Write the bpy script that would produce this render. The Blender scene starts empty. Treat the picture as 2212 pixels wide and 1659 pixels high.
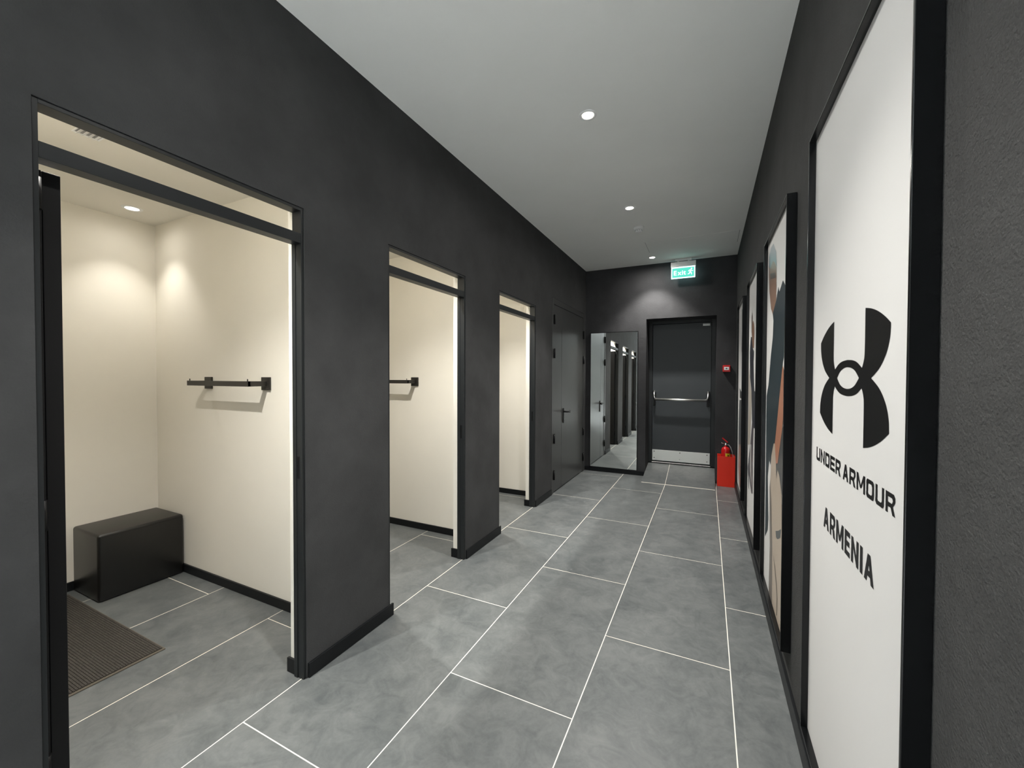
import bpy, bmesh, math, random
from mathutils import Vector, Matrix
from mathutils.geometry import tessellate_polygon
random.seed(7)
S = bpy.context.scene
COL = S.collection

# ------------------------------------------------------------------ camera, world, exposure, light levels
cam_d = bpy.data.cameras.new('camera'); cam = bpy.data.objects.new('camera', cam_d); COL.objects.link(cam)
yaw, pitch, roll = math.radians(-25.7702), math.radians(-0.98467), math.radians(0.16444)
fw = Vector((math.sin(yaw)*math.cos(pitch), math.cos(yaw)*math.cos(pitch), math.sin(pitch)))
rt = Vector((math.cos(yaw), -math.sin(yaw), 0)); upv = rt.cross(fw)
R_ = rt*math.cos(roll) + upv*math.sin(roll); U_ = -rt*math.sin(roll) + upv*math.cos(roll)
M = Matrix((R_, U_, -fw)).transposed().to_4x4(); M.translation = Vector((0, 0, 1.4071))
cam.matrix_world = M
cam_d.sensor_width = 36; cam_d.lens = 874.1332/2212*36; cam_d.clip_start = 0.02
S.camera = cam
W = bpy.data.worlds.new('world'); S.world = W; W.use_nodes = True
W.node_tree.nodes['Background'].inputs[0].default_value = (0.8, 0.9, 1, 1)
W.node_tree.nodes['Background'].inputs[1].default_value = 0.0
S.view_settings.view_transform = 'Standard'; S.view_settings.look = 'None'
S.view_settings.exposure = 0.2; S.view_settings.gamma = 1; S.view_settings.use_curve_mapping = False
CORR_W, CORR_COL, CORR_ANG, CORR_BLEND = 160, (1.0, 0.97, 0.92), 94, 0.55      # each corridor downlight
CORR_FLOOD = 36                                                               # its wide soft spill
CUB_W, CUB_COL = 18, (1.0, 0.965, 0.90)                                        # each cubicle downlight
CUB_FLOOD = 24
STORE_E = 14.0                                                                # shop's linear ceiling lights
SHOP_W, SHOP_COL = 430, (0.94, 0.97, 1.0)                                      # each added shop fill light

# ------------------------------------------------------------------ materials
def new_mat(name):
    m = bpy.data.materials.new(name); m.use_nodes = True
    return m, m.node_tree.nodes, m.node_tree.links, m.node_tree.nodes['Principled BSDF']
def setp(b, **k):
    for a, v in k.items():
        a = {'base': 'Base Color', 'rough': 'Roughness', 'metal': 'Metallic', 'spec': 'Specular IOR Level', 'coat': 'Coat Weight'}[a]
        b.inputs[a].default_value = (*v, 1) if isinstance(v, tuple) else v
def srgb(r, g, b):
    f = lambda c: (c/255/12.92) if c/255 <= 0.04045 else ((c/255+0.055)/1.055)**2.4
    return (f(r), f(g), f(b))
def mat(name, base, rough=0.5, metal=0.0, spec=0.5, bump=None, mottle=None, coat=0.0, streak=False):
    m, N, L, b = new_mat(name); setp(b, base=base, rough=rough, metal=metal, spec=spec, coat=coat)
    tc = N.new('ShaderNodeNewGeometry')
    if mottle:
        sc, amt = mottle
        n = N.new('ShaderNodeTexNoise'); n.inputs['Scale'].default_value = sc; n.inputs['Detail'].default_value = 6; n.inputs['Roughness'].default_value = 0.6
        L.new(tc.outputs['Position'], n.inputs['Vector'])
        r = N.new('ShaderNodeMapRange'); r.inputs['From Min'].default_value = 0.3; r.inputs['From Max'].default_value = 0.7
        r.inputs['To Min'].default_value = 1-amt; r.inputs['To Max'].default_value = 1+amt
        L.new(n.outputs['Fac'], r.inputs['Value'])
        v = N.new('ShaderNodeVectorMath'); v.operation = 'SCALE'; v.inputs[0].default_value = base
        L.new(r.outputs[0], v.inputs['Scale']); L.new(v.outputs[0], b.inputs['Base Color'])
    if bump:
        prev = None
        for sc, st, dist in bump:
            n = N.new('ShaderNodeTexNoise'); n.inputs['Scale'].default_value = sc; n.inputs['Detail'].default_value = 5
            L.new(tc.outputs['Position'], n.inputs['Vector'])
            bp = N.new('ShaderNodeBump'); bp.inputs['Strength'].default_value = st; bp.inputs['Distance'].default_value = dist
            L.new(n.outputs['Fac'], bp.inputs['Height'])
            if prev: L.new(prev.outputs[0], bp.inputs['Normal'])
            prev = bp
        L.new(prev.outputs[0], b.inputs['Normal'])
    return m
def emit(name, col, st):
    m, N, L, b = new_mat(name); setp(b, base=(0, 0, 0), rough=0.5)
    b.inputs['Emission Color'].default_value = (*col, 1); b.inputs['Emission Strength'].default_value = st
    return m
MT = {}
MT['plaster'] = mat('dark_plaster', (0.046, 0.0465, 0.047), 0.75, spec=0.22, mottle=(2.6, 0.22), bump=[(160, 0.35, 0.003), (8, 0.35, 0.01)])
MT['plaster_rough'] = mat('dark_rough_plaster', (0.058, 0.058, 0.057), 0.82, spec=0.2, mottle=(3.0, 0.14), bump=[(190, 0.75, 0.004), (35, 0.5, 0.006)])
MT['plaster_far'] = mat('dark_far_plaster', (0.044, 0.044, 0.046), 0.82, spec=0.2, mottle=(4, 0.15), bump=[(120, 0.6, 0.004), (16, 0.35, 0.006)])
MT['ceiling'] = mat('ceiling_paint', (0.92, 0.92, 0.885), 0.9, spec=0.1, mottle=(0.9, 0.03), bump=[(60, 0.08, 0.002)])
MT['cream'] = mat('cream_paint', (0.82, 0.785, 0.705), 0.75, spec=0.25, mottle=(1.5, 0.02), bump=[(70, 0.10, 0.002), (6, 0.15, 0.004)])
MT['cream_ceiling'] = mat('cream_ceiling_paint', (0.82, 0.79, 0.72), 0.9, spec=0.1)
MT['frame'] = mat('dark_metal_frame', (0.016, 0.018, 0.019), 0.42, spec=0.35)
MT['base'] = mat('black_baseboard', (0.007, 0.008, 0.009), 0.4, spec=0.25)
MT['black'] = mat('black_paint', (0.005, 0.005, 0.0055), 0.45, spec=0.3)
MT['rail'] = mat('black_powder_coat', (0.022, 0.020, 0.017), 0.4, spec=0.4)
MT['leather'] = mat('black_faux_leather', (0.004, 0.004, 0.0038), 0.36, spec=0.6, bump=[(320, 0.12, 0.001)])
MT['door'] = mat('grey_steel_door', (0.046, 0.047, 0.046), 0.34, spec=0.6, mottle=(3, 0.06), bump=[(5, 0.10, 0.004)])
MT['door2'] = mat('dark_exit_door', (0.042, 0.048, 0.052), 0.5, spec=0.45)
MT['lacquer'] = mat('black_lacquer_frame', (0.004, 0.0045, 0.005), 0.22, spec=0.35)
MT['poster'] = mat('white_print', (0.72, 0.71, 0.695), 0.55, spec=0.3)
MT['photo_bg'] = mat('pale_print', (0.72, 0.71, 0.69), 0.45, spec=0.35)
MT['ink'] = mat('black_ink', (0.004, 0.004, 0.0045), 0.35, spec=0.3)
MT['steel'] = mat('brushed_steel', (0.86, 0.85, 0.81), 0.42, metal=1.0)
MT['chrome'] = mat('satin_chrome', (0.75, 0.74, 0.72), 0.18, metal=1.0)
MT['mirror'] = mat('mirror_glass', (0.90, 0.92, 0.90), 0.0, metal=1.0)
MT['red'] = mat('red_paint', (0.80, 0.030, 0.010), 0.42, spec=0.45)
MT['red2'] = mat('red_gloss', (0.55, 0.012, 0.012), 0.25, spec=0.5)
MT['white'] = mat('white_plastic', (0.9, 0.9, 0.89), 0.45)
MT['yellow'] = mat('yellow_label', (0.75, 0.55, 0.02), 0.5)
MT['grey'] = mat('grey_plastic', (0.30, 0.30, 0.30), 0.45)
MT['mat_pile'] = mat('brown_black_mat_pile', (0.050, 0.045, 0.040), 0.95, spec=0.1, mottle=(260, 0.6))
MT['mat_edge'] = mat('mat_rubber_edge', (0.085, 0.072, 0.055), 0.7)
MT['lens'] = emit('downlight_lens', (1.0, 0.93, 0.80), 26)
MT['lens_cub'] = emit('cubicle_downlight_lens', (1.0, 0.95, 0.86), 9)
MT['store_panel'] = emit('shop_light_panel', (0.86, 0.95, 1.0), STORE_E)
MT['sign_green'] = emit('sign_green', (0.09, 0.66, 0.50), 1.1)
MT['sign_white'] = emit('sign_white', (0.60, 1.0, 0.98), 2.6)
MT['store_wall'] = mat('shop_wall', (0.70, 0.71, 0.70), 0.7)
MT['grout'] = mat('cream_grout', (0.80, 0.76, 0.66), 0.7, spec=0.2)
for k, c in dict(cap=(0.20, 0.25, 0.28), skin=(0.26, 0.15, 0.10), face_dark=(0.10, 0.07, 0.055), shirt=(0.028, 0.042, 0.048), arm=(0.46, 0.21, 0.13),
                 trousers=(0.52, 0.43, 0.34), shade=(0.20, 0.17, 0.145), patch=(0.11, 0.115, 0.115), grey_print=(0.085, 0.088, 0.085), line=(0.10, 0.08, 0.06),
                 navy=(0.035, 0.037, 0.045), beige=(0.50, 0.45, 0.38), olive=(0.13, 0.13, 0.11), legs=(0.10, 0.09, 0.10), brown=(0.30, 0.24, 0.20), pale=(0.62, 0.60, 0.57)).items():
    MT['p_'+k] = mat('print_'+k, c, 0.30, spec=0.45)

def tile_material():
    m, N, L, b = new_mat('grey_porcelain_tile')
    g = N.new('ShaderNodeNewGeometry'); oi = N.new('ShaderNodeObjectInfo')
    off = N.new('ShaderNodeVectorMath'); off.operation = 'MULTIPLY_ADD'
    off.inputs[1].default_value = (1, 1, 1)
    cmb = N.new('ShaderNodeCombineXYZ'); mm = N.new('ShaderNodeMath'); mm.operation = 'MULTIPLY'; mm.inputs[1].default_value = 37
    L.new(oi.outputs['Random'], mm.inputs[0])
    for i in range(3): L.new(mm.outputs[0], cmb.inputs[i])
    L.new(g.outputs['Position'], off.inputs[0]); L.new(cmb.outputs[0], off.inputs[2])
    def noise(sc, det, dist=0.0, rough=0.55):
        n = N.new('ShaderNodeTexNoise'); n.inputs['Scale'].default_value = sc; n.inputs['Detail'].default_value = det
        n.inputs['Distortion'].default_value = dist; n.inputs['Roughness'].default_value = rough
        L.new(off.outputs[0], n.inputs['Vector']); return n
    big = noise(2.3, 5, 1.2); mid = noise(9, 8, 1.6, 0.65); fine = noise(70, 4)
    ramp = N.new('ShaderNodeValToRGB'); cr = ramp.color_ramp
    cr.elements[0].position = 0.30; cr.elements[0].color = (0.050, 0.058, 0.061, 1)
    cr.elements[1].position = 0.72; cr.elements[1].color = (0.160, 0.168, 0.165, 1)
    a1 = N.new('ShaderNodeMath'); a1.operation = 'MULTIPLY_ADD'; a1.inputs[1].default_value = 0.5
    a2 = N.new('ShaderNodeMath'); a2.operation = 'MULTIPLY_ADD'; a2.inputs[1].default_value = 0.12
    hb = N.new('ShaderNodeMath'); hb.operation = 'MULTIPLY'; hb.inputs[1].default_value = 0.42
    L.new(big.outputs['Fac'], hb.inputs[0]); L.new(mid.outputs['Fac'], a1.inputs[0]); L.new(hb.outputs[0], a1.inputs[2])
    L.new(fine.outputs['Fac'], a2.inputs[0]); L.new(a1.outputs[0], a2.inputs[2]); L.new(a2.outputs[0], ramp.inputs[0])
    L.new(ramp.outputs[0], b.inputs['Base Color'])
    # pale scuffs
    sc = noise(5.0, 9, 3.0, 0.7); r2 = N.new('ShaderNodeValToRGB'); r2.color_ramp.elements[0].position = 0.70; r2.color_ramp.elements[1].position = 0.80
    L.new(sc.outputs['Fac'], r2.inputs[0])
    mx = N.new('ShaderNodeMix'); mx.data_type = 'RGBA'; mx.inputs['B'].default_value = (0.27, 0.275, 0.27, 1)
    L.new(r2.outputs[0], mx.inputs['Factor']); L.new(ramp.outputs[0], mx.inputs['A']); L.new(mx.outputs['Result'], b.inputs['Base Color'])
    rr = N.new('ShaderNodeMapRange'); rr.inputs['To Min'].default_value = 0.34; rr.inputs['To Max'].default_value = 0.52
    L.new(mid.outputs['Fac'], rr.inputs['Value']); L.new(rr.outputs[0], b.inputs['Roughness'])
    bp = N.new('ShaderNodeBump'); bp.inputs['Strength'].default_value = 0.10; bp.inputs['Distance'].default_value = 0.003
    L.new(mid.outputs['Fac'], bp.inputs['Height']); L.new(bp.outputs[0], b.inputs['Normal'])
    b.inputs['Specular IOR Level'].default_value = 0.45
    return m
MT['tile'] = tile_material()

# ------------------------------------------------------------------ mesh helpers
def box(bm, x0, x1, y0, y1, z0, z1, bev=0.0, seg=2):
    b2 = bmesh.new()
    vs = [b2.verts.new((x, y, z)) for x in (x0, x1) for y in (y0, y1) for z in (z0, z1)]
    for f in ((0, 1, 3, 2), (4, 6, 7, 5), (0, 4, 5, 1), (2, 3, 7, 6), (0, 2, 6, 4), (1, 5, 7, 3)): b2.faces.new([vs[i] for i in f])
    if bev: bmesh.ops.bevel(b2, geom=list(b2.edges), offset=bev, segments=seg, affect='EDGES', profile=0.5)
    merge(bm, b2)
def merge(bm, b2, mtx=None, mi=0):
    if mtx is not None: bmesh.ops.transform(b2, matrix=mtx, verts=b2.verts)
    mp = {v: bm.verts.new(v.co) for v in b2.verts}
    for f in b2.faces:
        try:
            nf = bm.faces.new([mp[v] for v in f.verts]); nf.material_index = mi; nf.smooth = f.smooth
        except ValueError: pass
    b2.free()
def lathe(bm, prof, c=(0, 0, 0), n=32, axis='z', smooth=True, mi=0):
    rings = []
    for r, h in prof:
        ring = []
        for i in range(n):
            a = 2*math.pi*i/n; p = (r*math.cos(a), r*math.sin(a), h)
            if axis == 'x': p = (p[2], p[0], p[1])
            if axis == 'y': p = (p[0], p[2], p[1])
            ring.append(bm.verts.new((c[0]+p[0], c[1]+p[1], c[2]+p[2])))
        rings.append(ring)
    for a, b in zip(rings, rings[1:]):
        for i in range(n):
            f = bm.faces.new((a[i], a[(i+1) % n], b[(i+1) % n], b[i])); f.smooth = smooth; f.material_index = mi
    if prof[0][0] > 1e-4: f = bm.faces.new(rings[0][::-1]); f.material_index = mi
    if prof[-1][0] > 1e-4: f = bm.faces.new(rings[-1]); f.material_index = mi
def tube(bm, pts, r, n=10, rad=None, mi=0):
    pts = [Vector(p) for p in pts]; rings = []
    for i, p in enumerate(pts):
        t = (pts[min(i+1, len(pts)-1)]-pts[max(i-1, 0)]).normalized()
        a = t.cross(Vector((0, 0, 1)));
        if a.length < 0.2: a = t.cross(Vector((0, 1, 0)))
        a.normalize(); b = t.cross(a).normalized(); rr = rad[i] if rad else r
        rings.append([bm.verts.new(p + (a*math.cos(2*math.pi*k/n) + b*math.sin(2*math.pi*k/n))*rr) for k in range(n)])
    for a, b in zip(rings, rings[1:]):
        for k in range(n):
            f = bm.faces.new((a[k], a[(k+1) % n], b[(k+1) % n], b[k])); f.smooth = True; f.material_index = mi
    bm.faces.new(rings[0][::-1]); bm.faces.new(rings[-1])
def obj(name, bm, m, parent=None, loc=None):
    bmesh.ops.recalc_face_normals(bm, faces=bm.faces)
    me = bpy.data.meshes.new(name); bm.to_mesh(me); bm.free()
    for mm in (m if isinstance(m, (list, tuple)) else [m]): me.materials.append(MT[mm] if isinstance(mm, str) else mm)
    o = bpy.data.objects.new(name, me); COL.objects.link(o)
    if parent: o.parent = parent
    if loc: o.location = loc
    return o
def tag(o, label=None, cat=None, group=None, kind=None):
    if label: o['label'] = label
    if cat: o['category'] = cat
    if group: o['group'] = group
    if kind: o['kind'] = kind
    return o
def empty(name, loc, label, cat, group=None, kind=None, rz=0.0):
    o = bpy.data.objects.new(name, None); COL.objects.link(o); o.location = loc; o.rotation_euler = (0, 0, rz); o.empty_display_size = 0.05
    return tag(o, label, cat, group, kind)
def boxes(name, m, lst, parent=None, bev=0.0):
    bm = bmesh.new()
    for b in lst: box(bm, *b, bev)
    return obj(name, bm, m, parent)
def copy_tree(o, parent=None, **kw):
    c = o.copy(); COL.objects.link(c); c.parent = parent
    for ch in list(o.children): copy_tree(ch, c)
    return c
def spot(name, loc, w, ang, blend, col, r=0.035, parent=None):
    d = bpy.data.lights.new(name, 'SPOT'); d.energy = w; d.spot_size = math.radians(ang); d.spot_blend = blend; d.color = col; d.shadow_soft_size = r
    o = bpy.data.objects.new(name, d); COL.objects.link(o); o.location = loc
    if parent: o.parent = parent
    return o

# ------------------------------------------------------------------ dimensions
XL, XR, YF, H = -1.667, 0.336, 6.025, 3.006          # corridor
XI = -1.780                                          # inner face of the cubicle front wall
XB, HC = -3.745, 2.53                                # cubicle rear wall, cubicle ceiling
OPEN = [(0.434, 1.262), (1.804, 2.634), (3.192, 4.034)]
CUB = [(0.285, 1.585), (1.685, 2.985), (3.085, 4.375)]
D1 = (4.535, 5.945, 2.355)                           # double door
RX0, RX1, RZ = -0.790, 0.104, 2.236                  # recess of the exit door
YB = -0.60                                           # where the corridor opens into the shop

# ------------------------------------------------------------------ walls
def opening_wall(x0, x1, y0, y1, z1, holes):
    lst = []; y = y0
    for a, b, t in holes:
        lst.append((x0, x1, y, a, 0, z1)); lst.append((x0, x1, a, b, t, z1)); y = b
    lst.append((x0, x1, y, y1, 0, z1)); return lst
wl = boxes('wall_left', 'plaster', opening_wall(-1.735, XL, YB, YF, H, [(a, b, 2.174) for a, b in OPEN] + [D1]))
tag(wl, 'dark charcoal plaster wall with three tall fitting room openings and a steel double door', 'wall', kind='structure')
o = boxes('plaster_lining', 'cream', opening_wall(XI, -1.735, 0.185, 4.475, HC, [(a-0.015, b+0.003, 2.19) for a, b in OPEN]), wl)
tag(o, 'cream inner face of the dark wall')
tag(boxes('wall_right', 'plaster_rough', [(XR, XR+0.12, YB, YF, 0, H)]), 'rough dark grey plaster wall carrying the four tall black framed pictures', 'wall', kind='structure')
wf = boxes('wall_far', 'plaster_far', [(-1.735, RX0, YF, YF+0.42, 0, H+0.02), (RX0, RX1, YF, YF+0.42, RZ, H+0.02), (RX1, XR+0.12, YF, YF+0.42, 0, H+0.02)])
tag(wf, 'dark plaster end wall of the corridor around the recessed exit door', 'wall', kind='structure')
tag(boxes('wall_back', 'plaster', [(-3.87, XL, YB-0.02, YB+0.0, 0, H)]), 'dark wall return at the shop end of the corridor', 'wall', kind='structure')
ps = [(0.185, 0.285), (1.585, 1.685), (2.985, 3.085), (4.375, 4.475)]
pl = ['cream partition on the near side of the first fitting room', 'cream partition wall behind the hanging rail, seen through the first opening',
      'cream partition wall seen through the second opening', 'cream partition wall seen through the third and last opening']
for i, (a, b) in enumerate(ps):
    tag(boxes('wall_partition', 'cream', [(XB, XI, a, b, 0, HC)]), pl[i], 'wall', kind='structure')
tag(boxes('wall_rear', 'cream', [(XB-0.1, XB, 0.185, 4.475, 0, HC)]), 'cream rear wall of the fitting rooms behind the black bench', 'wall', kind='structure')

# ------------------------------------------------------------------ ceilings
ceil = boxes('ceiling', 'ceiling', [(-1.80, XR+0.12, YB, YF+0.44, H, H+0.05)])
tag(ceil, 'plain pale grey corridor ceiling with three lit downlights', 'ceiling', kind='structure')
for i, (a, b) in enumerate(CUB):
    tag(boxes('ceiling_lowered', 'cream_ceiling', [(XB-0.1, XI+0.04, a-0.05, b+0.05, HC, HC+0.05)]),
        'cream lowered ceiling over the %s fitting room' % ('first', 'second', 'third')[i], 'ceiling', kind='structure')

# ------------------------------------------------------------------ floor: grout bed and single tiles
fl = boxes('floor', 'grout', [(-3.9, 0.46, YB, 6.46, -0.05, -0.0003)])
tag(fl, 'floor of large grey stone look tiles with thin cream joints', 'floor', kind='structure')
XA = -1.687; G = 0.0022
def tiles_col(x0, x1, y0, y1, off, step=1.2):
    k = math.floor((y0-off)/step); js = []
    while off+k*step < y1: js.append(off+k*step); k += 1
    js.append(y1+1)
    for a, b in zip(js, js[1:]):
        p, q = max(a, y0), min(b, y1)
        if q-p < 0.02: continue
        bm = bmesh.new(); box(bm, x0+G, x1-G, p+G, q-G, -0.010, 0.0)
        obj('tile', bm, 'tile', fl)
for x0, x1, off in ((XA, XA+0.6, 0.9874), (XA+0.6, XA+1.2, 1.5881), (XA+1.2, XA+1.8, 2.1884), (XA+1.8, XR+0.02, 2.7805)):
    tiles_col(x0, x1, YB, YF+0.25, off)
for (a, b) in CUB:
    for x0, x1, off in ((XA-0.6, XA, a+1.197), (XA-1.2, XA-0.6, a+1.36), (XA-1.8, XA-1.2, a+1.197), (XA-2.2, XA-1.8, a+0.6)):
        tiles_col(x0, x1, a-0.05, b+0.05, off)
tiles_col(XA-0.6, XA, YB, 0.235, -0.9)

# ramp up to the exit door, two tiles
rp = empty('ramp', (0, 0, 0), 'short tiled ramp rising to the exit door threshold', 'ramp', kind='structure')
def wedge(name, x0, x1, x0b, x1b, y0, y1, z0, z1, m, parent, zb0=None):
    bm = bmesh.new(); P = [(x0, y0, -0.001 if zb0 is None else zb0), (x1, y0, -0.001 if zb0 is None else zb0), (x1b, y1, 0), (x0b, y1, 0)]
    T = [(x0, y0, z0), (x1, y0, z0), (x1b, y1, z1), (x0b, y1, z1)]
    v = [bm.verts.new(p) for p in P]; t = [bm.verts.new(p) for p in T]
    bm.faces.new(v[::-1]); bm.faces.new(t)
    for i in range(4): bm.faces.new((v[i], v[(i+1) % 4], t[(i+1) % 4], t[i]))
    return obj(name, bm, m, parent)
wedge('mortar_bed', -0.788, 0.101, -0.788, 0.101, 5.634, 6.43, 0.0015, 0.1355, 'grout', rp)
wedge('tile', -0.789, -0.4895, -0.789, -0.4895, 5.643, 6.43, 0.005, 0.139, 'tile', rp)
wedge('tile', -0.4845, 0.103, -0.4845, 0.103, 5.643, 6.43, 0.005, 0.139, 'tile', rp)

# ------------------------------------------------------------------ baseboards
def bb(name, lst, label):
    tag(boxes(name, 'base', lst, bev=0.0015), label, 'baseboard', kind='structure')
bb('baseboard_left', [(XL, XL+0.011, YB+0.01, 0.431, 0.001, 0.070)], 'black baseboard at the left edge, before the first opening')
bb('baseboard_left', [(XL, XL+0.011, 1.268, 1.832, 0.001, 0.070)], 'black baseboard of the wall piece between the first and second openings')
bb('baseboard_left', [(XL, XL+0.011, 2.640, 3.216, 0.001, 0.070)], 'black baseboard of the wall piece between the second and third openings')
bb('baseboard_left', [(XL, XL+0.011, 4.040, 4.532, 0.001, 0.070)], 'black baseboard between the third opening and the double door')
bb('baseboard_right', [(XR-0.012, XR, YB+0.01, 5.86, 0.001, 0.080)], 'dark baseboard running under the framed pictures')
bb('baseboard_far', [(XL+0.002, -0.795, YF-0.030, YF, 0.001, 0.060)], 'black baseboard under the tall mirror')
for i, ((a, b), (oa, ob)) in enumerate(zip(CUB, OPEN)):
    t = 0.012; nm = ('first', 'second', 'third')[i]
    bb('baseboard_cubicle', [(XB+t, XI-0.001, b-t, b, 0.001, 0.058), (XB, XB+t, a, b, 0.001, 0.058), (XB+t, XI-0.001, a, a+t, 0.001, 0.058),
                  (XI-0.012, -1.736, ob-0.010, ob+0.002, 0.001, 0.068), (XI-0.012, XI, ob+0.002, b-t, 0.001, 0.058)],
       'black baseboard round the cream walls of the %s fitting room' % nm)

# ------------------------------------------------------------------ opening frames with transom bars and open black doors
for i, (a, b) in enumerate(OPEN):
    nm = ('first and nearest', 'second', 'third and farthest')[i]
    t = empty('trim_%d' % (i+1), (XL, a, 0), 'dark metal frame with transom bar lining the %s fitting room opening' % nm, 'door frame', 'fitting room opening frames', 'structure')
    f = 0.013
    def part(name, lst, m='frame', par=t, bev=0.0012):
        return boxes(name, m, [(x0-XL, x1-XL, y0-a, y1-a, z0, z1) for x0, x1, y0, y1, z0, z1 in lst], par, bev)
    part('jamb', [(-1.731, XL-0.004, a+0.0005, a+f, 0.001, 2.172)])
    part('hinge_post', [(-1.778, -1.7312, a-0.014, a+0.0335, 0.001, 1.998)], 'black')
    part('jamb', [(-1.731, XL-0.004, b-f, b-0.0005, 0.001, 2.172), (-1.731, -1.708, b-f-0.004, b-f, 0.001, 2.015)])
    part('head', [(-1.731, XL-0.004, a+f, b-f, 2.160, 2.1735)])
    part('transom_bar', [(-1.729, XL-0.006, a+f, b-f, 2.013, 2.058), ])
    sp = part('strike_plate', [(-1.706, -1.690, b-f-0.0015, b-f+0.002, 0.935, 1.038)], 'black')
    part('latch_hole', [(-1.702, -1.694, b-f-0.0022, b-f, 0.955, 0.985), (-1.702, -1.694, b-f-0.0022, b-f, 1.0, 1.02)], 'ink', sp)
    # door leaf standing open inside the room, against the near side
    d = empty('door_%d' % (i+3), (-1.7335, a+0.035, 0.0), 'black fitting room door folded back inside the %s opening' % nm, 'door', 'open black fitting room doors', 'structure')
    bm = bmesh.new(); box(bm, -0.775, 0, 0.0, 0.038, 0.02, 1.998, 0.002); obj('leaf', bm, 'black', d)
    for z in (1.93, 1.0, 0.25):
        bm = bmesh.new(); lathe(bm, [(0.008, -0.045), (0.008, 0.045)], (0.006, -0.010, z), 12); box(bm, -0.03, 0.004, -0.004, 0.0005, z-0.045, z+0.045); obj('hinge', bm, 'black', d)
    bm = bmesh.new(); lathe(bm, [(0.024, 0), (0.024, 0.008)], (-0.72, 0.038, 1.0), 20, 'y'); tube(bm, [(-0.72, 0.046, 1.0), (-0.72, 0.075, 1.0), (-0.70, 0.082, 1.0), (-0.60, 0.082, 1.0)], 0.009); obj('handle', bm, 'chrome', d)

# ------------------------------------------------------------------ double steel door in the left wall
a, b, tz = D1
d1 = empty('door_1', (XL, a, 0), 'dark grey steel double door at the end of the left wall', 'door', kind='structure')
def p1(name, lst, m='door', par=d1, bev=0.0015):
    return boxes(name, m, [(x0-XL, x1-XL, y0-a, y1-a, z0, z1) for x0, x1, y0, y1, z0, z1 in lst], par, bev)
p1('door_frame', [(-1.735, XL+0.003, a+0.004, 4.606, 0.001, tz-0.003), (-1.735, XL+0.003, 5.885, b-0.002, 0.001, tz-0.003), (-1.735, XL+0.003, 4.606, 5.885, 2.285, tz-0.003)])
lf1 = p1('narrow_leaf', [(-1.72, XL-0.002, 4.611, 4.903, 0.012, 2.280)])
lf2 = p1('wide_leaf', [(-1.72, XL-0.002, 4.908, 5.880, 0.012, 2.280)])
p1('backing', [(-1.735, -1.722, 4.6, 5.89, 0.001, 2.29)], 'black')
def hinge(y, z, lf, sgn=1):
    bm = bmesh.new(); lathe(bm, [(0.009, -0.055), (0.009, 0.055)], (0.012, y-a, z), 12)
    lathe(bm, [(0.0065, 0.055), (0.0065, 0.062)], (0.012, y-a, z), 12); box(bm, -0.002, 0.004, y-a-0.022, y-a+0.022, z-0.055, z+0.055)
    h = obj('hinge', bm, 'black', lf)
for z in (2.10, 1.69, 0.66, 0.22): hinge(4.609, z, lf1)
for z in (2.03, 1.66, 0.60, 0.22): hinge(5.883, z, lf2)
bm = bmesh.new(); box(bm, -0.002, 0.008, 4.957-a, 4.993-a, 0.82, 1.01, 0.003); hp = obj('handle_plate', bm, 'black', lf2)
bm = bmesh.new(); tube(bm, [(0.006, 4.975-a, 0.965), (0.05, 4.975-a, 0.965), (0.058, 4.985-a, 0.965), (0.058, 5.03-a, 0.962), (0.055, 5.08-a, 0.957), (0.045, 5.115-a, 0.963)], 0.011, 12); obj('lever', bm, 'black', lf2)
bm = bmesh.new(); lathe(bm, [(0.010, 0), (0.010, 0.004), (0.007, 0.005)], (0.008, 4.975-a, 0.862), 16, 'x'); obj('keyhole', bm, 'chrome', lf2)

# ------------------------------------------------------------------ exit door in its recess
YD, ZD = 6.38, 0.140
d2 = empty('door_2', (RX0, YD, ZD), 'dark steel exit door with push bar and steel kick plate in the end wall', 'door', kind='structure')
def p2(name, lst, m='door2', par=d2, bev=0.0015):
    return boxes(name, m, [(x0-RX0, x1-RX0, y0-YD, y1-YD, z0-ZD, z1-ZD) for x0, x1, y0, y1, z0, z1 in lst], par, bev)
p2('door_frame', [(RX0, -0.742, YD-0.025, YD+0.05, ZD+0.001, RZ), (0.049, RX1, YD-0.025, YD+0.05, ZD+0.001, RZ), (-0.742, 0.049, YD-0.025, YD+0.05, 2.196, RZ)], 'frame')
lf = p2('leaf', [(-0.738, 0.045, YD, YD+0.047, 0.160, 2.191)])
p2('threshold', [(-0.741, 0.048, YD-0.018, YD+0.04, ZD+0.001, 0.151)], 'steel')
p2('label_plate', [(-0.064, 0.028, YD-0.006, YD+0.001, 2.143, 2.174)], 'white', lf, 0.003)
kp = p2('kick_plate', [(-0.736, 0.041, YD-0.0045, YD+0.0005, 0.172, 0.330)], 'steel', lf, 0.0008)
kp['label'] = 'brushed steel kick plate'
for x in (-0.708, -0.352, 0.005):
    for z in (0.206, 0.303):
        bm = bmesh.new(); lathe(bm, [(0.009, 0), (0.008, -0.003), (0.004, -0.005), (0.0, -0.0055)], (x-RX0, -0.0045, z-ZD), 14, 'y'); obj('bolt', bm, 'chrome', lf)
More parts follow.
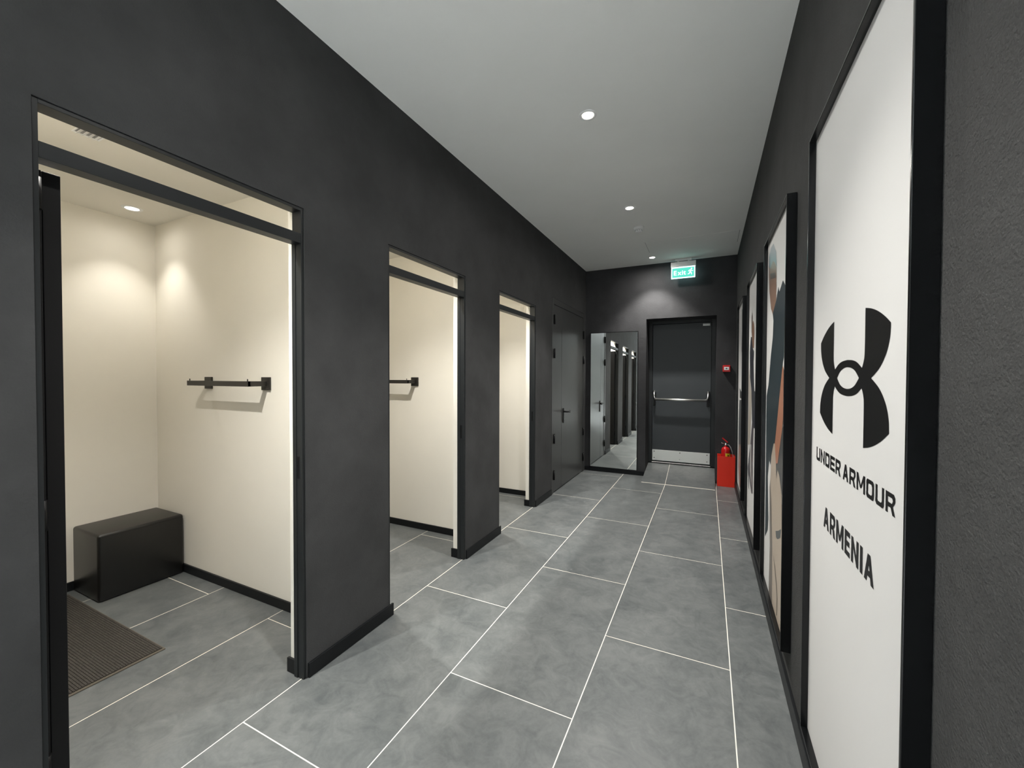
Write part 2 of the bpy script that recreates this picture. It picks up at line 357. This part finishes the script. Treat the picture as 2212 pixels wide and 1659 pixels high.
for x, s in ((-0.710, 1), (0.013, -1)):
    bm = bmesh.new()
    tube(bm, [(x-RX0, -0.003, 1.055), (x-RX0, -0.030, 1.055), (x-RX0+0.001*s, -0.062, 1.038), (x-RX0+0.004*s, -0.088, 0.985), (x-RX0+0.022*s, -0.098, 0.948)], 0.02, 12, [0.022, 0.021, 0.018, 0.016, 0.018])
    obj('bar_bracket', bm, 'chrome', lf)
    bm = bmesh.new(); box(bm, x-RX0-0.018, x-RX0+0.018, -0.026, 0.001, 0.85, 1.07, 0.006); obj('bar_mount', bm, 'black', lf)
bm = bmesh.new(); tube(bm, [(-0.692-RX0, -0.098, 0.945), (-0.005-RX0, -0.098, 0.945)], 0.0165, 16); o = obj('push_bar', bm, 'steel', lf); o['label'] = 'steel push bar'

# ------------------------------------------------------------------ leaning mirror
mr = empty('wall_mirror', (-1.592, 5.988, 0.062), 'tall narrow mirror in a thin dark frame beside the exit door', 'mirror', rz=0.0)
mw, mh = 0.697, 2.012
bm = bmesh.new(); f = 0.010
box(bm, 0, f, -0.001, 0.022, 0, mh, 0.001); box(bm, mw-f, mw, -0.001, 0.022, 0, mh, 0.001); box(bm, f, mw-f, -0.001, 0.022, 0, f, 0.001); box(bm, f, mw-f, -0.001, 0.022, mh-f, mh, 0.001)
box(bm, f, mw-f, 0.008, 0.022, f, mh-f); obj('mirror_frame', bm, 'black', mr)
bm = bmesh.new(); box(bm, f, mw-f, 0.003, 0.0078, f, mh-f); obj('mirror_glass', bm, 'mirror', mr)
mr.rotation_euler = (-math.radians(0.35), 0, math.radians(0.55))

# ------------------------------------------------------------------ framed pictures on the right wall
XP = 0.317
def plane_poly(bm, pts, x, mi):
    vs = [bm.verts.new((x, p[0], p[1])) for p in pts]
    for t in tessellate_polygon([[Vector((p[0], p[1], 0)) for p in pts]]):
        try: fc = bm.faces.new([vs[i] for i in t]); fc.material_index = mi
        except ValueError: pass
def poster(y0, label, bgm, pw=0.775, z0=0.215, z1=2.195):
    y1 = y0+pw; xf = 0.2975
    t = empty('framed_picture', (XR, y0, z0), label, 'picture', 'tall framed pictures on the right wall')
    def g(*l): return [(x0-XR, x1-XR, a_-y0, b_-y0, c-z0, d-z0) for x0, x1, a_, b_, c, d in l]
    w = 0.007
    boxes('picture_frame', 'lacquer', g((xf, XR-0.0005, y0, y0+w, z0, z1), (xf, XR-0.0005, y1-w, y1, z0, z1), (xf, XR-0.0005, y0+w, y1-w, z0, z0+w), (xf, XR-0.0005, y0+w, y1-w, z1-w, z1)), t, 0.0012)
    pn = boxes('picture_panel', bgm, g((XP, XR-0.001, y0+w, y1-w, z0+w, z1-w)), t)
    return t, pn, y0, z0
PANELS = [poster(0.885, 'nearest framed panel, white with a black emblem and lettering', 'poster'),
          poster(2.080, 'framed picture of a man in cap and dark shirt, next after the white panel', 'photo_bg', 0.765),
          poster(3.238, 'framed picture showing a figure with long dark clothing on white, third from the camera', 'photo_bg', 0.765),
          poster(4.480, 'farthest and slimmest looking framed picture, beside the fire extinguisher box', 'photo_bg', 0.775)]
# emblem, four-fold symmetric outline
def catmull(p, n=6):
    out = []
    for i in range(len(p)-1):
        p0, p1_, p2_, p3 = p[max(i-1, 0)], p[i], p[i+1], p[min(i+2, len(p)-1)]
        for k in range(n):
            t = k/n; out.append(tuple(0.5*((2*p1_[j]) + (-p0[j]+p2_[j])*t + (2*p0[j]-5*p1_[j]+4*p2_[j]-p3[j])*t*t + (-p0[j]+3*p1_[j]-3*p2_[j]+p3[j])*t**3) for j in (0, 1)))
    out.append(p[-1]); return out
top_arc = catmull([(0.466, 1.0), (0.60, 0.958), (0.73, 0.895), (0.87, 0.80), (1.0, 0.683)])
side = catmull([(1.0, 0.683), (0.988, 0.512), (0.93, 0.325), (0.805, 0.14), (0.625, 0.0)])
inner = catmull([(0.466, 1.0), (0.466, 0.42), (0.450, 0.26), (0.405, 0.148)])
ringo = catmull([(0.405, 0.148), (0.285, 0.232), (0.155, 0.275), (0.0, 0.290)])
quad = ringo[::-1] + inner[::-1][1:] + top_arc[1:] + side[1:]          # from (0,.29) round to (.625,0)
mirx = lambda q: [(-a_, b_) for a_, b_ in q]; miry = lambda q: [(a_, -b_) for a_, b_ in q]
outer = quad + miry(quad)[::-1][1:] + [(-a_, -b_) for a_, b_ in quad][1:] + mirx(quad)[::-1][1:-1]
hq = catmull([(0.0, 0.175), (0.11, 0.160), (0.225, 0.108), (0.33, 0.0)])
hole = hq + miry(hq)[::-1][1:] + [(-a_, -b_) for a_, b_ in hq][1:] + mirx(hq)[::-1][1:-1]
tP, pnP, y0P, z0P = PANELS[0]
bm = bmesh.new(); allp = outer + hole
em = [(1.284 - a_*0.266, 1.407 + b_*0.157) for a_, b_ in allp]
vs = [bm.verts.new((XP-0.0005-XR, p[0]-y0P, p[1]-z0P)) for p in em]
for t in tessellate_polygon([[Vector((a_, b_, 0)) for a_, b_ in outer], [Vector((a_, b_, 0)) for a_, b_ in hole]]):
    try: bm.faces.new([vs[i] for i in t])
    except ValueError: pass
o = obj('emblem', bm, 'ink', pnP); o['label'] = 'black emblem of two interlocking curved shapes'
# lettering from straight strokes with cut corners
def glyph(ch, tx, ty, cx, cy, stencil=False):
    P = []
    r = lambda x0, y0, x1, y1: P.append([(x0, y0), (x1, y0), (x1, y1), (x0, y1)])
    def para(xb, xt, y0, y1): P.append([(xb, y0), (xb+tx, y0), (xt+tx, y1), (xt, y1)])
    def cor(x, y, sx, sy): P.append([(x, y+sy*cy*0.42), (x+sx*cx*0.42, y), (x+sx*cx, y), (x+sx*cx, y+sy*ty), (x+sx*tx, y+sy*cy), (x, y+sy*cy)])
    if ch == 'U': r(0, cy, tx, 1); r(1-tx, cy, 1, 1); r(cx, 0, 1-cx, ty); cor(0, 0, 1, 1); cor(1, 0, -1, 1)
    if ch == 'O': r(0, cy, tx, 1-cy); r(1-tx, cy, 1, 1-cy); r(cx, 0, 1-cx, ty); r(cx, 1-ty, 1-cx, 1); cor(0, 0, 1, 1); cor(1, 0, -1, 1); cor(0, 1, 1, -1); cor(1, 1, -1, -1)
    if ch == 'D': r(0, 0, tx, 1); r(1-tx, cy, 1, 1-cy); r(tx if not stencil else tx, 0, 1-cx, ty); r(tx, 1-ty, 1-cx, 1); cor(1, 0, -1, 1); cor(1, 1, -1, -1)
    if ch == 'N': r(0, 0, tx, 1); r(1-tx, 0, 1, 1); P.append([(tx*0.9, 1), (0, 1), (1-tx*0.9, 0), (1, 0)])
    if ch == 'E': r(0, 0, tx, 1); r(tx, 0, 1, ty); r(tx, 1-ty, 1, 1); r(tx, 0.5-ty/2, 0.92, 0.5+ty/2)
    if ch == 'I': r(0, 0, 1, 1)
    if ch == 'R':
        r(0, 0, tx, 1); r(tx, 1-ty, 1-cx, 1); cor(1, 1, -1, -1); m = 0.40
        r(1-tx, m+cy*0.8, 1, 1-cy); r(tx, m-ty/2+0.02, 1-cx, m+ty/2+0.02); P.append([(1-cx, m-ty/2+0.02), (1, m+cy*0.8), (1-tx, m+cy*0.8), (1-cx, m+ty/2+0.02)])
        P.append([(0.50, m), (0.50+tx*1.15, m), (1.02, 0), (1.02-tx*1.15, 0)])
    if ch == 'A': P.append([(0, 0), (tx*1.1, 0), (0.5+tx*0.45, 1), (0.5-tx*0.55, 1)]); P.append([(1-tx*1.1, 0), (1, 0), (0.5+tx*0.55, 1), (0.5-tx*0.45, 1)]); r(0.22, 0.22, 0.78, 0.22+ty)
    if ch == 'M': r(0, 0, tx, 1); r(1-tx, 0, 1, 1); P.append([(0, 1), (tx, 1), (0.5+tx*0.4, 0.22), (0.5-tx*0.4, 0.22)]); P.append([(1-tx, 1), (1, 1), (0.5+tx*0.4, 0.22), (0.5-tx*0.4, 0.22)])
    return P
def flat_piece(name, polys, x, m, parent):
    """one flat printed piece facing the corridor; overlapping strokes are stepped by a hair"""
    bm = bmesh.new()
    for k, pts in enumerate(polys):
        ar = sum(a_[0]*b_[1]-b_[0]*a_[1] for a_, b_ in zip(pts, pts[1:]+pts[:1]))
        if ar > 0: pts = pts[::-1]
        bm.faces.new([bm.verts.new((x-0.00004*k, p[0], p[1])) for p in pts])
    me = bpy.data.meshes.new(name); bm.to_mesh(me); bm.free(); me.materials.append(MT[m])
    o = bpy.data.objects.new(name, me); COL.objects.link(o); o.parent = parent
    return o
def write(text, ystart, yend, z0, z1, t, ws, gap, parent, tyf=0.80):
    h = z1-z0; tot = sum(ws.get(c, 1) for c in text) + gap*(len(text)-1); u = (ystart-yend)/tot; x = 0
    for c in text:
        w = ws.get(c, 1)*u
        if c != ' ':
            tx, ty = (t/w if c != 'I' else 1), t*tyf/h
            polys = [[(ystart-(x+px*w)-y0P, z0+pz*h-z0P) for px, pz in q] for q in glyph(c, tx, ty, tx+0.07, ty+0.09)]
            flat_piece('letter', polys, XP-0.0004-XR, 'ink', parent)
        x += w+gap*u
write('UNDER ARMOUR', 1.585, 0.983, 1.1475, 1.1885, 0.0112, {' ': 0.10, 'M': 1.25}, 0.17, pnP)
write('ARMENIA', 1.487, 1.082, 0.966, 1.028, 0.0155, {'M': 1.25, 'I': 0.34, 'E': 0.80, 'A': 1.12}, 0.18, pnP, 0.85)
P2 = {"shirt":[[2.606,1.754],[2.488,1.807],[2.422,1.866],[2.387,1.834],[2.284,1.868],[2.218,1.831],[2.221,1.752],[2.225,1.501],[2.251,1.481],[2.298,1.374],[2.378,1.215],[2.454,1.067],[2.495,1.065],[2.573,0.986],[2.612,0.928],[2.66,0.945],[2.715,0.845],[2.666,0.617],[2.685,0.545],[2.797,0.469],[2.797,0.808],[2.811,1.177],[2.813,1.297],[2.735,1.367],[2.656,1.53],[2.591,1.628],[2.576,1.715]],
"cap":[[2.609,2.137],[2.512,2.064],[2.482,1.977],[2.552,2.021],[2.625,2.047],[2.723,2.029],[2.795,2.053],[2.784,2.11],[2.708,2.141]],
"skin":[[2.789,2.052],[2.723,2.029],[2.625,2.047],[2.552,2.021],[2.491,1.979],[2.481,1.871],[2.488,1.807],[2.606,1.754],[2.674,1.795],[2.753,1.911]],
"face_dark":[[2.72,1.999],[2.524,1.961],[2.512,1.931],[2.717,1.965]],
"grey_print":[[2.236,1.172],[2.2,1.194],[2.2,0.86],[2.234,0.870],[2.39,0.88],[2.43,0.985],[2.357,1.0]],
"shade":[[2.604,0.852],[2.567,0.776],[2.513,0.516],[2.482,0.228],[2.607,0.228],[2.59,0.487],[2.627,0.803]],
"trousers":[[2.495,1.065],[2.454,1.067],[2.412,0.975],[2.387,0.901],[2.355,0.955],[2.3,0.936],[2.227,0.865],[2.206,0.632],[2.214,0.494],[2.211,0.228],[2.47,0.228],[2.482,0.261],[2.499,0.522],[2.549,0.738],[2.604,0.852],[2.573,0.986]],
"arm":[[2.25,1.463],[2.22,1.444],[2.215,1.229],[2.236,1.172],[2.357,0.985],[2.412,0.975],[2.454,1.067],[2.378,1.215],[2.298,1.374]],
"patch":[[2.389,0.64],[2.305,0.67],[2.228,0.704],[2.24,0.66],[2.325,0.621],[2.374,0.615]],
"line":[[2.458,0.499],[2.387,0.454],[2.336,0.404],[2.303,0.342],[2.311,0.253],[2.326,0.248],[2.323,0.339],[2.356,0.395],[2.403,0.443]]}
P3 = {"face_dark":[[3.756,1.935],[3.698,1.892],[3.711,1.858],[3.727,1.816],[3.748,1.734],[3.781,1.777],[3.795,1.887]],
"navy":[[3.831,1.742],[3.747,1.73],[3.66,1.635],[3.56,1.604],[3.59,1.52],[3.545,1.392],[3.507,1.309],[3.413,1.304],[3.399,1.191],[3.46,1.035],[3.54,1.026],[3.651,1.07],[3.718,1.303],[3.859,1.414],[3.912,1.623]],
"skin":[[3.645,1.85],[3.578,1.808],[3.552,1.733],[3.576,1.634],[3.661,1.639],[3.726,1.706],[3.738,1.795],[3.7,1.844]],
"beige":[[3.954,1.494],[3.828,1.364],[3.706,1.281],[3.72,1.081],[3.807,0.864],[3.98,0.836],[3.951,1.107],[3.97,1.39]],
"legs":[[3.519,1.028],[3.63,1.072],[3.761,0.871],[3.964,0.642],[3.856,0.495],[3.811,0.494],[3.86,0.615],[3.778,0.573],[3.631,0.511],[3.538,0.529],[3.547,0.764],[3.543,0.903]],
"pale":[[3.757,0.871],[3.681,0.882],[3.676,0.711],[3.598,0.559],[3.727,0.655]]}
P4 = {"olive":[[4.84,2.117],[4.677,2.103],[4.657,1.667],[4.828,1.676],[4.786,1.88]],
"grey_print":[[5.018,1.295],[4.774,1.26],[4.624,1.243],[4.616,1.193],[5.0,1.187]],
"patch":[[5.038,1.167],[4.629,1.187],[4.628,0.742],[5.098,0.672],[5.087,0.956]],
"brown":[[5.08,0.674],[4.689,0.732],[4.651,0.328],[4.871,0.245],[5.094,0.431]]}
for (t, pn, y0, z0), D in zip(PANELS[1:], (P2, P3, P4)):
    for i, (k, pts) in enumerate(D.items()):
        bm = bmesh.new(); plane_poly(bm, [(p[0]-y0, p[1]-z0) for p in pts], XP-0.0004-0.0002*i-XR, 0)
        obj('printed_' + {'grey_print': 'grey_area', 'line': 'trouser_seam', 'face_dark': 'hair', 'shade': 'trouser_shade', 'navy': 'dark_coat', 'beige': 'sleeve', 'pale': 'pale_strip', 'olive': 'olive_shape', 'brown': 'brown_shape', 'skin': 'face'}.get(k, k), bm, 'p_'+k, pn)

# ------------------------------------------------------------------ fitting room contents
LAB = ('first', 'second', 'third')
def hook_rail(i, y):
    t = empty('hanging_rail', (-2.74, y, 1.362), 'black square section hanging rail on the cream wall of the %s fitting room' % LAB[i], 'rail', 'hanging rails in the fitting rooms')
    for x in (-0.310, 0.303):
        bm = bmesh.new(); box(bm, x-0.040, x+0.040, -0.012, 0.0, -0.040, 0.040, 0.002); pl_ = obj('wall_plate', bm, 'rail', t)
        bm = bmesh.new(); box(bm, x-0.0155, x+0.0155, -0.125, -0.011, -0.0155, 0.0155, 0.001); obj('rail_arm', bm, 'rail', t)
        bm = bmesh.new(); lathe(bm, [(0.003, 0.0155), (0.003, 0.027), (0.002, 0.029)], (x, -0.117, 0), 10); obj('rail_pin', bm, 'rail', t)
    bm = bmesh.new(); box(bm, -0.3255, 0.3185, -0.1265, -0.109, -0.0158, 0.0158, 0.001); obj('rail_bar', bm, 'rail', t)
for i in (0, 1): hook_rail(i, CUB[i][1])
bm = bmesh.new(); box(bm, -3.728, -3.365, 1.118, 1.572, 0.002, 0.422, 0.016, 4)
for f_ in bm.faces: f_.smooth = True
b_ = obj('bench', bm, 'leather')
tag(b_, 'black leather look cube bench in the corner of the first fitting room', 'bench')
bm = bmesh.new(); box(bm, -3.3652, -3.3640, 1.136, 1.554, 0.4035, 0.4050); obj('seam', bm, 'black', b_)
mt_ = empty('floor_mat', (-3.08, 0.71, 0), 'brown black ribbed entrance mat lying before the bench', 'mat')
bm = bmesh.new(); box(bm, -0.60, 0.580, -0.40, 0.372, 0.0005, 0.005, 0.001); obj('mat_backing', bm, 'mat_edge', mt_)
bm = bmesh.new(); n = 74
for k in range(n):
    y = -0.388 + 0.748*k/(n-1)
    box(bm, -0.585, 0.566, y-0.0042, y+0.0042, 0.004, 0.0095)
o = obj('ribbed_pile', bm, 'mat_pile', mt_); o['kind'] = 'stuff'

def downlight(name, x, y, z, label, group, r, lens):
    t = empty(name, (x, y, z), label, 'light', group)
    bm = bmesh.new(); lathe(bm, [(r*0.80, -0.001), (r*0.84, -0.005), (r*1.18, -0.004), (r*1.24, 0.0)], (0, 0, 0), 36); bm2 = bmesh.new()
    for f_ in list(bm.faces):
        if len(f_.verts) > 4: bm.faces.remove(f_)
    bm2.free(); obj('trim_ring', bm, 'white', t)
    bm = bmesh.new(); lathe(bm, [(r*0.80, -0.0005), (r*0.80, -0.002), (r*0.5, -0.003)], (0, 0, 0), 36); obj('lens', bm, lens, t)
    return t
cl = ['corridor downlight nearest the camera in view', 'middle corridor downlight beside the smoke detector', 'farthest corridor downlight next to the exit sign', 'corridor downlight above the first opening, out of the picture']
for i, (x, y) in enumerate(((-0.672, 2.445), (-0.677, 3.943), (-0.678, 5.69), (-0.672, 0.945))):
    downlight('downlight', x, y, H, cl[i], 'corridor ceiling downlights', 0.043, 'lens')
    spot('corridor_beam', (x, y, H-0.012), CORR_W, CORR_ANG, CORR_BLEND, CORR_COL, 0.035)
    spot('corridor_spill', (x, y, H-0.012), CORR_FLOOD, 180, 1.0, CORR_COL, 0.04)
# small fixtures in the fitting room ceilings
for i, (a, b) in enumerate(CUB):
    for (x, y, w) in ((-3.48, a+1.065, CUB_W), (-1.93, a+0.275, CUB_W*(8.5 if i == 0 else 6.8))):
        rear = x < -3
        downlight('small_downlight', x, y, HC, ('lit round downlight over the bench in the %s fitting room' if rear else 'lit round downlight near the doorway of the %s fitting room') % LAB[i], 'fitting room downlights', 0.045, 'lens_cub')
        spot('cubicle_beam', (x, y, HC-0.012), w, 86 if rear else 118, 0.8 if rear else 0.95, CUB_COL, 0.013)
        spot('cubicle_spill', (x, y, HC-0.012), CUB_FLOOD*(0.12 if rear else 1.25), 180, 1.0, CUB_COL, 0.03)
v = empty('ceiling_vent', (-2.58, 0.852, HC), 'small square ceiling vent with slanted slats above the transom bar', 'vent')
bm = bmesh.new(); s_ = 0.047
for bx in ((-s_, s_, -s_, -s_+0.006), (-s_, s_, s_-0.006, s_), (-s_, -s_+0.006, -s_+0.006, s_-0.006), (s_-0.006, s_, -s_+0.006, s_-0.006)): box(bm, *bx, -0.005, -0.0003, 0.0008)
obj('vent_frame', bm, 'white', v)
bm = bmesh.new(); box(bm, -s_+0.006, s_-0.006, -s_+0.006, s_-0.006, -0.0012, -0.0004); obj('vent_backing', bm, 'grey', v)
for k in range(4):
    bm = bmesh.new(); b2 = bmesh.new(); box(b2, -s_+0.006, s_-0.006, -0.009, 0.009, -0.0006, 0.0006); merge(bm, b2, Matrix.Translation((0, -0.030+0.020*k, -0.0065)) @ Matrix.Rotation(math.radians(30), 4, 'X')); obj('slat', bm, 'white', v)

# ------------------------------------------------------------------ corridor ceiling things
sd = empty('smoke_detector', (-0.674, 4.493, H), 'white round smoke detector between the second and third downlights', 'smoke detector')
bm = bmesh.new(); lathe(bm, [(0.054, 0.0), (0.054, -0.010), (0.050, -0.024), (0.046, -0.028)], (0, 0, 0), 32); obj('detector_base', bm, 'white', sd)
bm = bmesh.new(); lathe(bm, [(0.034, -0.028), (0.034, -0.031), (0.036, -0.034), (0.036, -0.046), (0.028, -0.052), (0.0, -0.053)], (0, 0, 0), 32); obj('sensor_head', bm, 'white', sd)
bm = bmesh.new()
for k in range(10):
    b2 = bmesh.new(); box(b2, 0.0345, 0.0372, -0.004, 0.004, -0.044, -0.036); merge(bm, b2, Matrix.Rotation(2*math.pi*k/10, 4, 'Z'))
obj('sensor_slots', bm, 'grey', sd)
ht = empty('access_hatch', (-0.19, 5.24, H), 'flush square access hatch in the corridor ceiling before the exit sign', 'hatch')
bm = bmesh.new(); box(bm, -0.49, 0.487, -0.205, 0.215, -0.0035, -0.0005, 0.0008); obj('hatch_panel', bm, 'ceiling', ht)
bm = bmesh.new(); box(bm, -0.495, -0.491, -0.210, 0.220, -0.0008, 0.0); box(bm, 0.488, 0.492, -0.210, 0.220, -0.0008, 0.0); box(bm, -0.49, 0.487, 0.216, 0.220, -0.0008, 0.0); obj('hatch_joint', bm, 'grey', ht)

# exit sign hung below the ceiling
ex = empty('exit_sign', (-0.3075, 5.93, 2.9655), 'lit green and white exit sign hanging from the ceiling over the exit door', 'sign')
def e_(name, lst, m, par=ex, bev=0.0): return boxes(name, m, lst, par, bev)
e_('sign_housing', [(-0.155, 0.155, -0.022, 0.022, -0.068, 0.0)], 'white', bev=0.003)
e_('sign_bracket', [(-0.075, -0.055, -0.010, 0.010, 0.0, 0.012), (0.055, 0.075, -0.010, 0.010, 0.0, 0.012), (-0.10, 0.10, -0.012, 0.012, 0.012, 0.0400)], 'white')
pn = e_('sign_panel', [(-0.150, 0.147, -0.006, 0.006, -0.219, -0.069)], 'sign_white'); pn['label'] = 'glowing white edged panel'
gf = e_('green_face', [(-0.138, 0.135, -0.0075, -0.0065, -0.207, -0.081)], 'sign_green', pn)
xo = -0.122
for ch, adv in (('E', 0.056), ('x', 0.048), ('i', 0.022), ('t', 0.03)):
    fc = bpy.data.curves.new('exit_letter', 'FONT'); fc.body = ch; fc.size = 0.084; fc.offset = 0.0016
    to = bpy.data.objects.new('exit_letter', fc); COL.objects.link(to); bpy.context.view_layer.update()
    me = bpy.data.meshes.new_from_object(to.evaluated_get(bpy.context.evaluated_depsgraph_get())); bpy.data.objects.remove(to)
    me.transform(Matrix.Translation((xo, -0.0082, -0.174)) @ Matrix.Rotation(math.pi/2, 4, 'X'))
    me.materials.clear(); me.materials.append(MT['sign_white']); lt_ = bpy.data.objects.new('letter', me); COL.objects.link(lt_); lt_.parent = pn
    xo += adv
bm = bmesh.new()
def xz(pts):
    bm.faces.new([bm.verts.new((p[0], -0.0082, p[1])) for p in pts])
def limb(p, q, w0, w1):
    d = Vector((q[0]-p[0], q[1]-p[1])).normalized(); n_ = Vector((-d.y, d.x))
    xz([(p[0]+n_.x*w0, p[1]+n_.y*w0), (q[0]+n_.x*w1, q[1]+n_.y*w1), (q[0]-n_.x*w1, q[1]-n_.y*w1), (p[0]-n_.x*w0, p[1]-n_.y*w0)])
hx, hz = 0.102, -0.103
xz([(hx+0.0095*math.cos(k*math.pi/6), hz+0.0095*math.sin(k*math.pi/6)) for k in range(12)])
limb((0.095, -0.117), (0.084, -0.146), 0.008, 0.007); limb((0.094, -0.119), (0.074, -0.122), 0.0045, 0.004); limb((0.075, -0.121), (0.064, -0.136), 0.004, 0.0035)
limb((0.097, -0.119), (0.108, -0.134), 0.004, 0.004); limb((0.107, -0.133), (0.122, -0.131), 0.004, 0.0035)
limb((0.085, -0.145), (0.101, -0.158), 0.0065, 0.005); limb((0.100, -0.156), (0.104, -0.182), 0.005, 0.004)
limb((0.084, -0.146), (0.076, -0.167), 0.0065, 0.005); limb((0.078, -0.167), (0.056, -0.172), 0.005, 0.004)
obj('running_figure', bm, 'sign_white', pn)

# ------------------------------------------------------------------ end wall things
cp = empty('call_point', (0.224, YF, 1.526), 'small red fire alarm call point with white centre on the end wall', 'alarm')
bm = bmesh.new(); box(bm, -0.044, 0.044, -0.048, -0.0003, -0.044, 0.044, 0.005, 3); obj('call_point_body', bm, 'red2', cp)
bm = bmesh.new(); box(bm, -0.029, 0.029, -0.0500, -0.0475, -0.018, 0.020, 0.001); f_ = obj('press_plate', bm, 'white', cp)
bm = bmesh.new(); lathe(bm, [(0.009, 0), (0.008, -0.001)], (0, -0.0500, 0.001), 16, 'y'); box(bm, -0.020, -0.013, -0.0508, -0.0499, -0.002, 0.004); box(bm, 0.013, 0.020, -0.0508, -0.0499, -0.002, 0.004); obj('press_mark', bm, 'ink', cp)
bx = empty('extinguisher_box', (0.229, 5.932, 0), 'open red metal floor box in the corner, holding the fire extinguisher', 'box')
w_ = 0.1015; dd = 0.063; hh = 0.392
boxes('box_front', 'red', [(-w_, w_, -dd, -dd+0.004, 0.001, hh)], bx, 0.001)
boxes('box_side', 'red', [(-w_, -w_+0.004, -dd+0.004, dd, 0.001, hh+0.012)], bx, 0.0005)
boxes('box_side', 'red', [(w_-0.004, w_, -dd+0.004, dd, 0.001, hh)], bx, 0.0005)
boxes('box_back', 'red', [(-w_+0.004, w_-0.004, dd-0.004, dd, 0.001, hh+0.012)], bx, 0.0005)
boxes('box_bottom', 'red', [(-w_+0.004, w_-0.004, -dd+0.004, dd-0.004, 0.001, 0.006)], bx)
fe = empty('fire_extinguisher', (0.224, 5.932, 0.0065), 'red fire extinguisher standing in the red floor box', 'fire extinguisher')
bm = bmesh.new(); lathe(bm, [(0.040, 0.0), (0.050, 0.006), (0.0525, 0.02), (0.0525, 0.445), (0.050, 0.470), (0.042, 0.488), (0.026, 0.500), (0.016, 0.506)], (0, 0, 0), 36); cyl = obj('cylinder_body', bm, 'red2', fe)
bm = bmesh.new(); lathe(bm, [(0.015, 0.505), (0.015, 0.520), (0.019, 0.522), (0.019, 0.535), (0.012, 0.538), (0.012, 0.552)], (0, 0, 0), 20); obj('valve', bm, 'chrome', fe)
bm = bmesh.new(); b2 = bmesh.new(); box(b2, -0.065, 0.020, -0.011, 0.011, -0.007, 0.009, 0.003); merge(bm, b2, Matrix.Translation((0.006, 0, 0.572)) @ Matrix.Rotation(math.radians(42), 4, 'Y')); obj('squeeze_lever', bm, 'red2', fe)
bm = bmesh.new(); tube(bm, [(0.012, 0, 0.545), (-0.02, 0, 0.545), (-0.045, -0.002, 0.548), (-0.048, -0.002, 0.560)], 0.0055, 10); obj('carry_handle', bm, 'chrome', fe)
bm = bmesh.new(); tube(bm, [(0.012, 0, 0.530), (0.035, 0, 0.528), (0.055, -0.01, 0.500), (0.072, -0.02, 0.450), (0.085, -0.025, 0.385), (0.086, -0.025, 0.300)], 0.0055, 10); obj('hose', bm, 'grey', fe)
bm = bmesh.new(); n = 10; r_ = 0.0532
vs = [[bm.verts.new((r_*math.cos(t_), r_*math.sin(t_), z)) for t_ in [math.radians(-95+9*k) for k in range(n)]] for z in (0.345, 0.425)]
for k in range(n-1): bm.faces.new((vs[0][k], vs[0][k+1], vs[1][k+1], vs[1][k]))
obj('warning_label', bm, 'yellow', cyl)
bm = bmesh.new()
for (a0, a1, z0, z1) in ((-75, -55, 0.365, 0.372), (-78, -60, 0.380, 0.388), (-72, -50, 0.395, 0.403), (-60, -50, 0.372, 0.395)):
    q = [(a0, z0), (a1, z0), (a1, z1), (a0, z1)]
    bm.faces.new([bm.verts.new(((r_+0.0012)*math.cos(math.radians(t_)), (r_+0.0012)*math.sin(math.radians(t_)), z)) for t_, z in q])
obj('label_print', bm, 'ink', cyl)

# ------------------------------------------------------------------ the shop behind the camera (seen only in the mirror)
SY = -8.0
tag(boxes('floor_shop', 'store_wall', [(-5.0, 4.0, SY, YB, -0.05, 0.0)]), 'light shop floor seen as a bright strip in the mirror', 'floor', kind='structure')
tag(boxes('wall_shop', 'store_wall', [(-5.0, 4.0, SY-0.1, SY, 0, 3.4)]), 'pale shop wall seen at the mirror edge', 'wall', kind='structure')
tag(boxes('wall_shop', 'store_wall', [(-5.1, -5.0, SY, YB, 0, 3.4)]), 'pale side wall of the shop behind the fitting rooms', 'wall', kind='structure')
tag(boxes('wall_shop', 'store_wall', [(4.0, 4.1, SY, YB, 0, 3.4)]), 'pale side wall of the shop away from the fitting rooms', 'wall', kind='structure')
tag(boxes('wall_shop', 'plaster', [(-5.0, -3.87, YB-0.02, YB, 0, 3.4), (-5.0, 4.0, YB-0.02, YB, H, 3.4), (XR, 4.0, YB-0.02, YB, 0, 3.4)]), 'dark wall around the mouth of the corridor', 'wall', kind='structure')
tag(boxes('ceiling_shop', 'ceiling', [(-5.0, 4.0, SY, YB, 3.4, 3.45)]), 'ceiling of the shop', 'ceiling', kind='structure')
for k in range(4):
    t = empty('linear_light', (-0.5, -1.9-1.6*k, 3.39), 'long shop ceiling light behind the camera, %s row' % ('first', 'second', 'third', 'fourth')[k], 'light', 'shop ceiling lights')
    boxes('light_housing', 'white', [(-3.2, 3.2, -0.07, 0.07, -0.03, 0.009)], t)
    boxes('light_diffuser', 'store_panel', [(-3.18, 3.18, -0.06, 0.06, -0.034, -0.031)], t)

for y in (-1.7, -3.3, -4.9):  # unseen lamps added so bounce off the shop floor brightens the corridor ceiling
    for x in (-2.3, -0.7, 0.9):
        downlight('shop_fill_light', x, y, 3.4, '%s added shop fill light of the %s row behind the corridor mouth' % ({-2.3: 'inner', -0.7: 'middle', 0.9: 'outer'}[x], {-1.7: 'first', -3.3: 'second', -4.9: 'third'}[y]), 'added shop fill lights', 0.06, 'lens_cub')
        spot('shop_fill_beam', (x, y, 3.385), SHOP_W, 92, 0.6, SHOP_COL, 0.05)
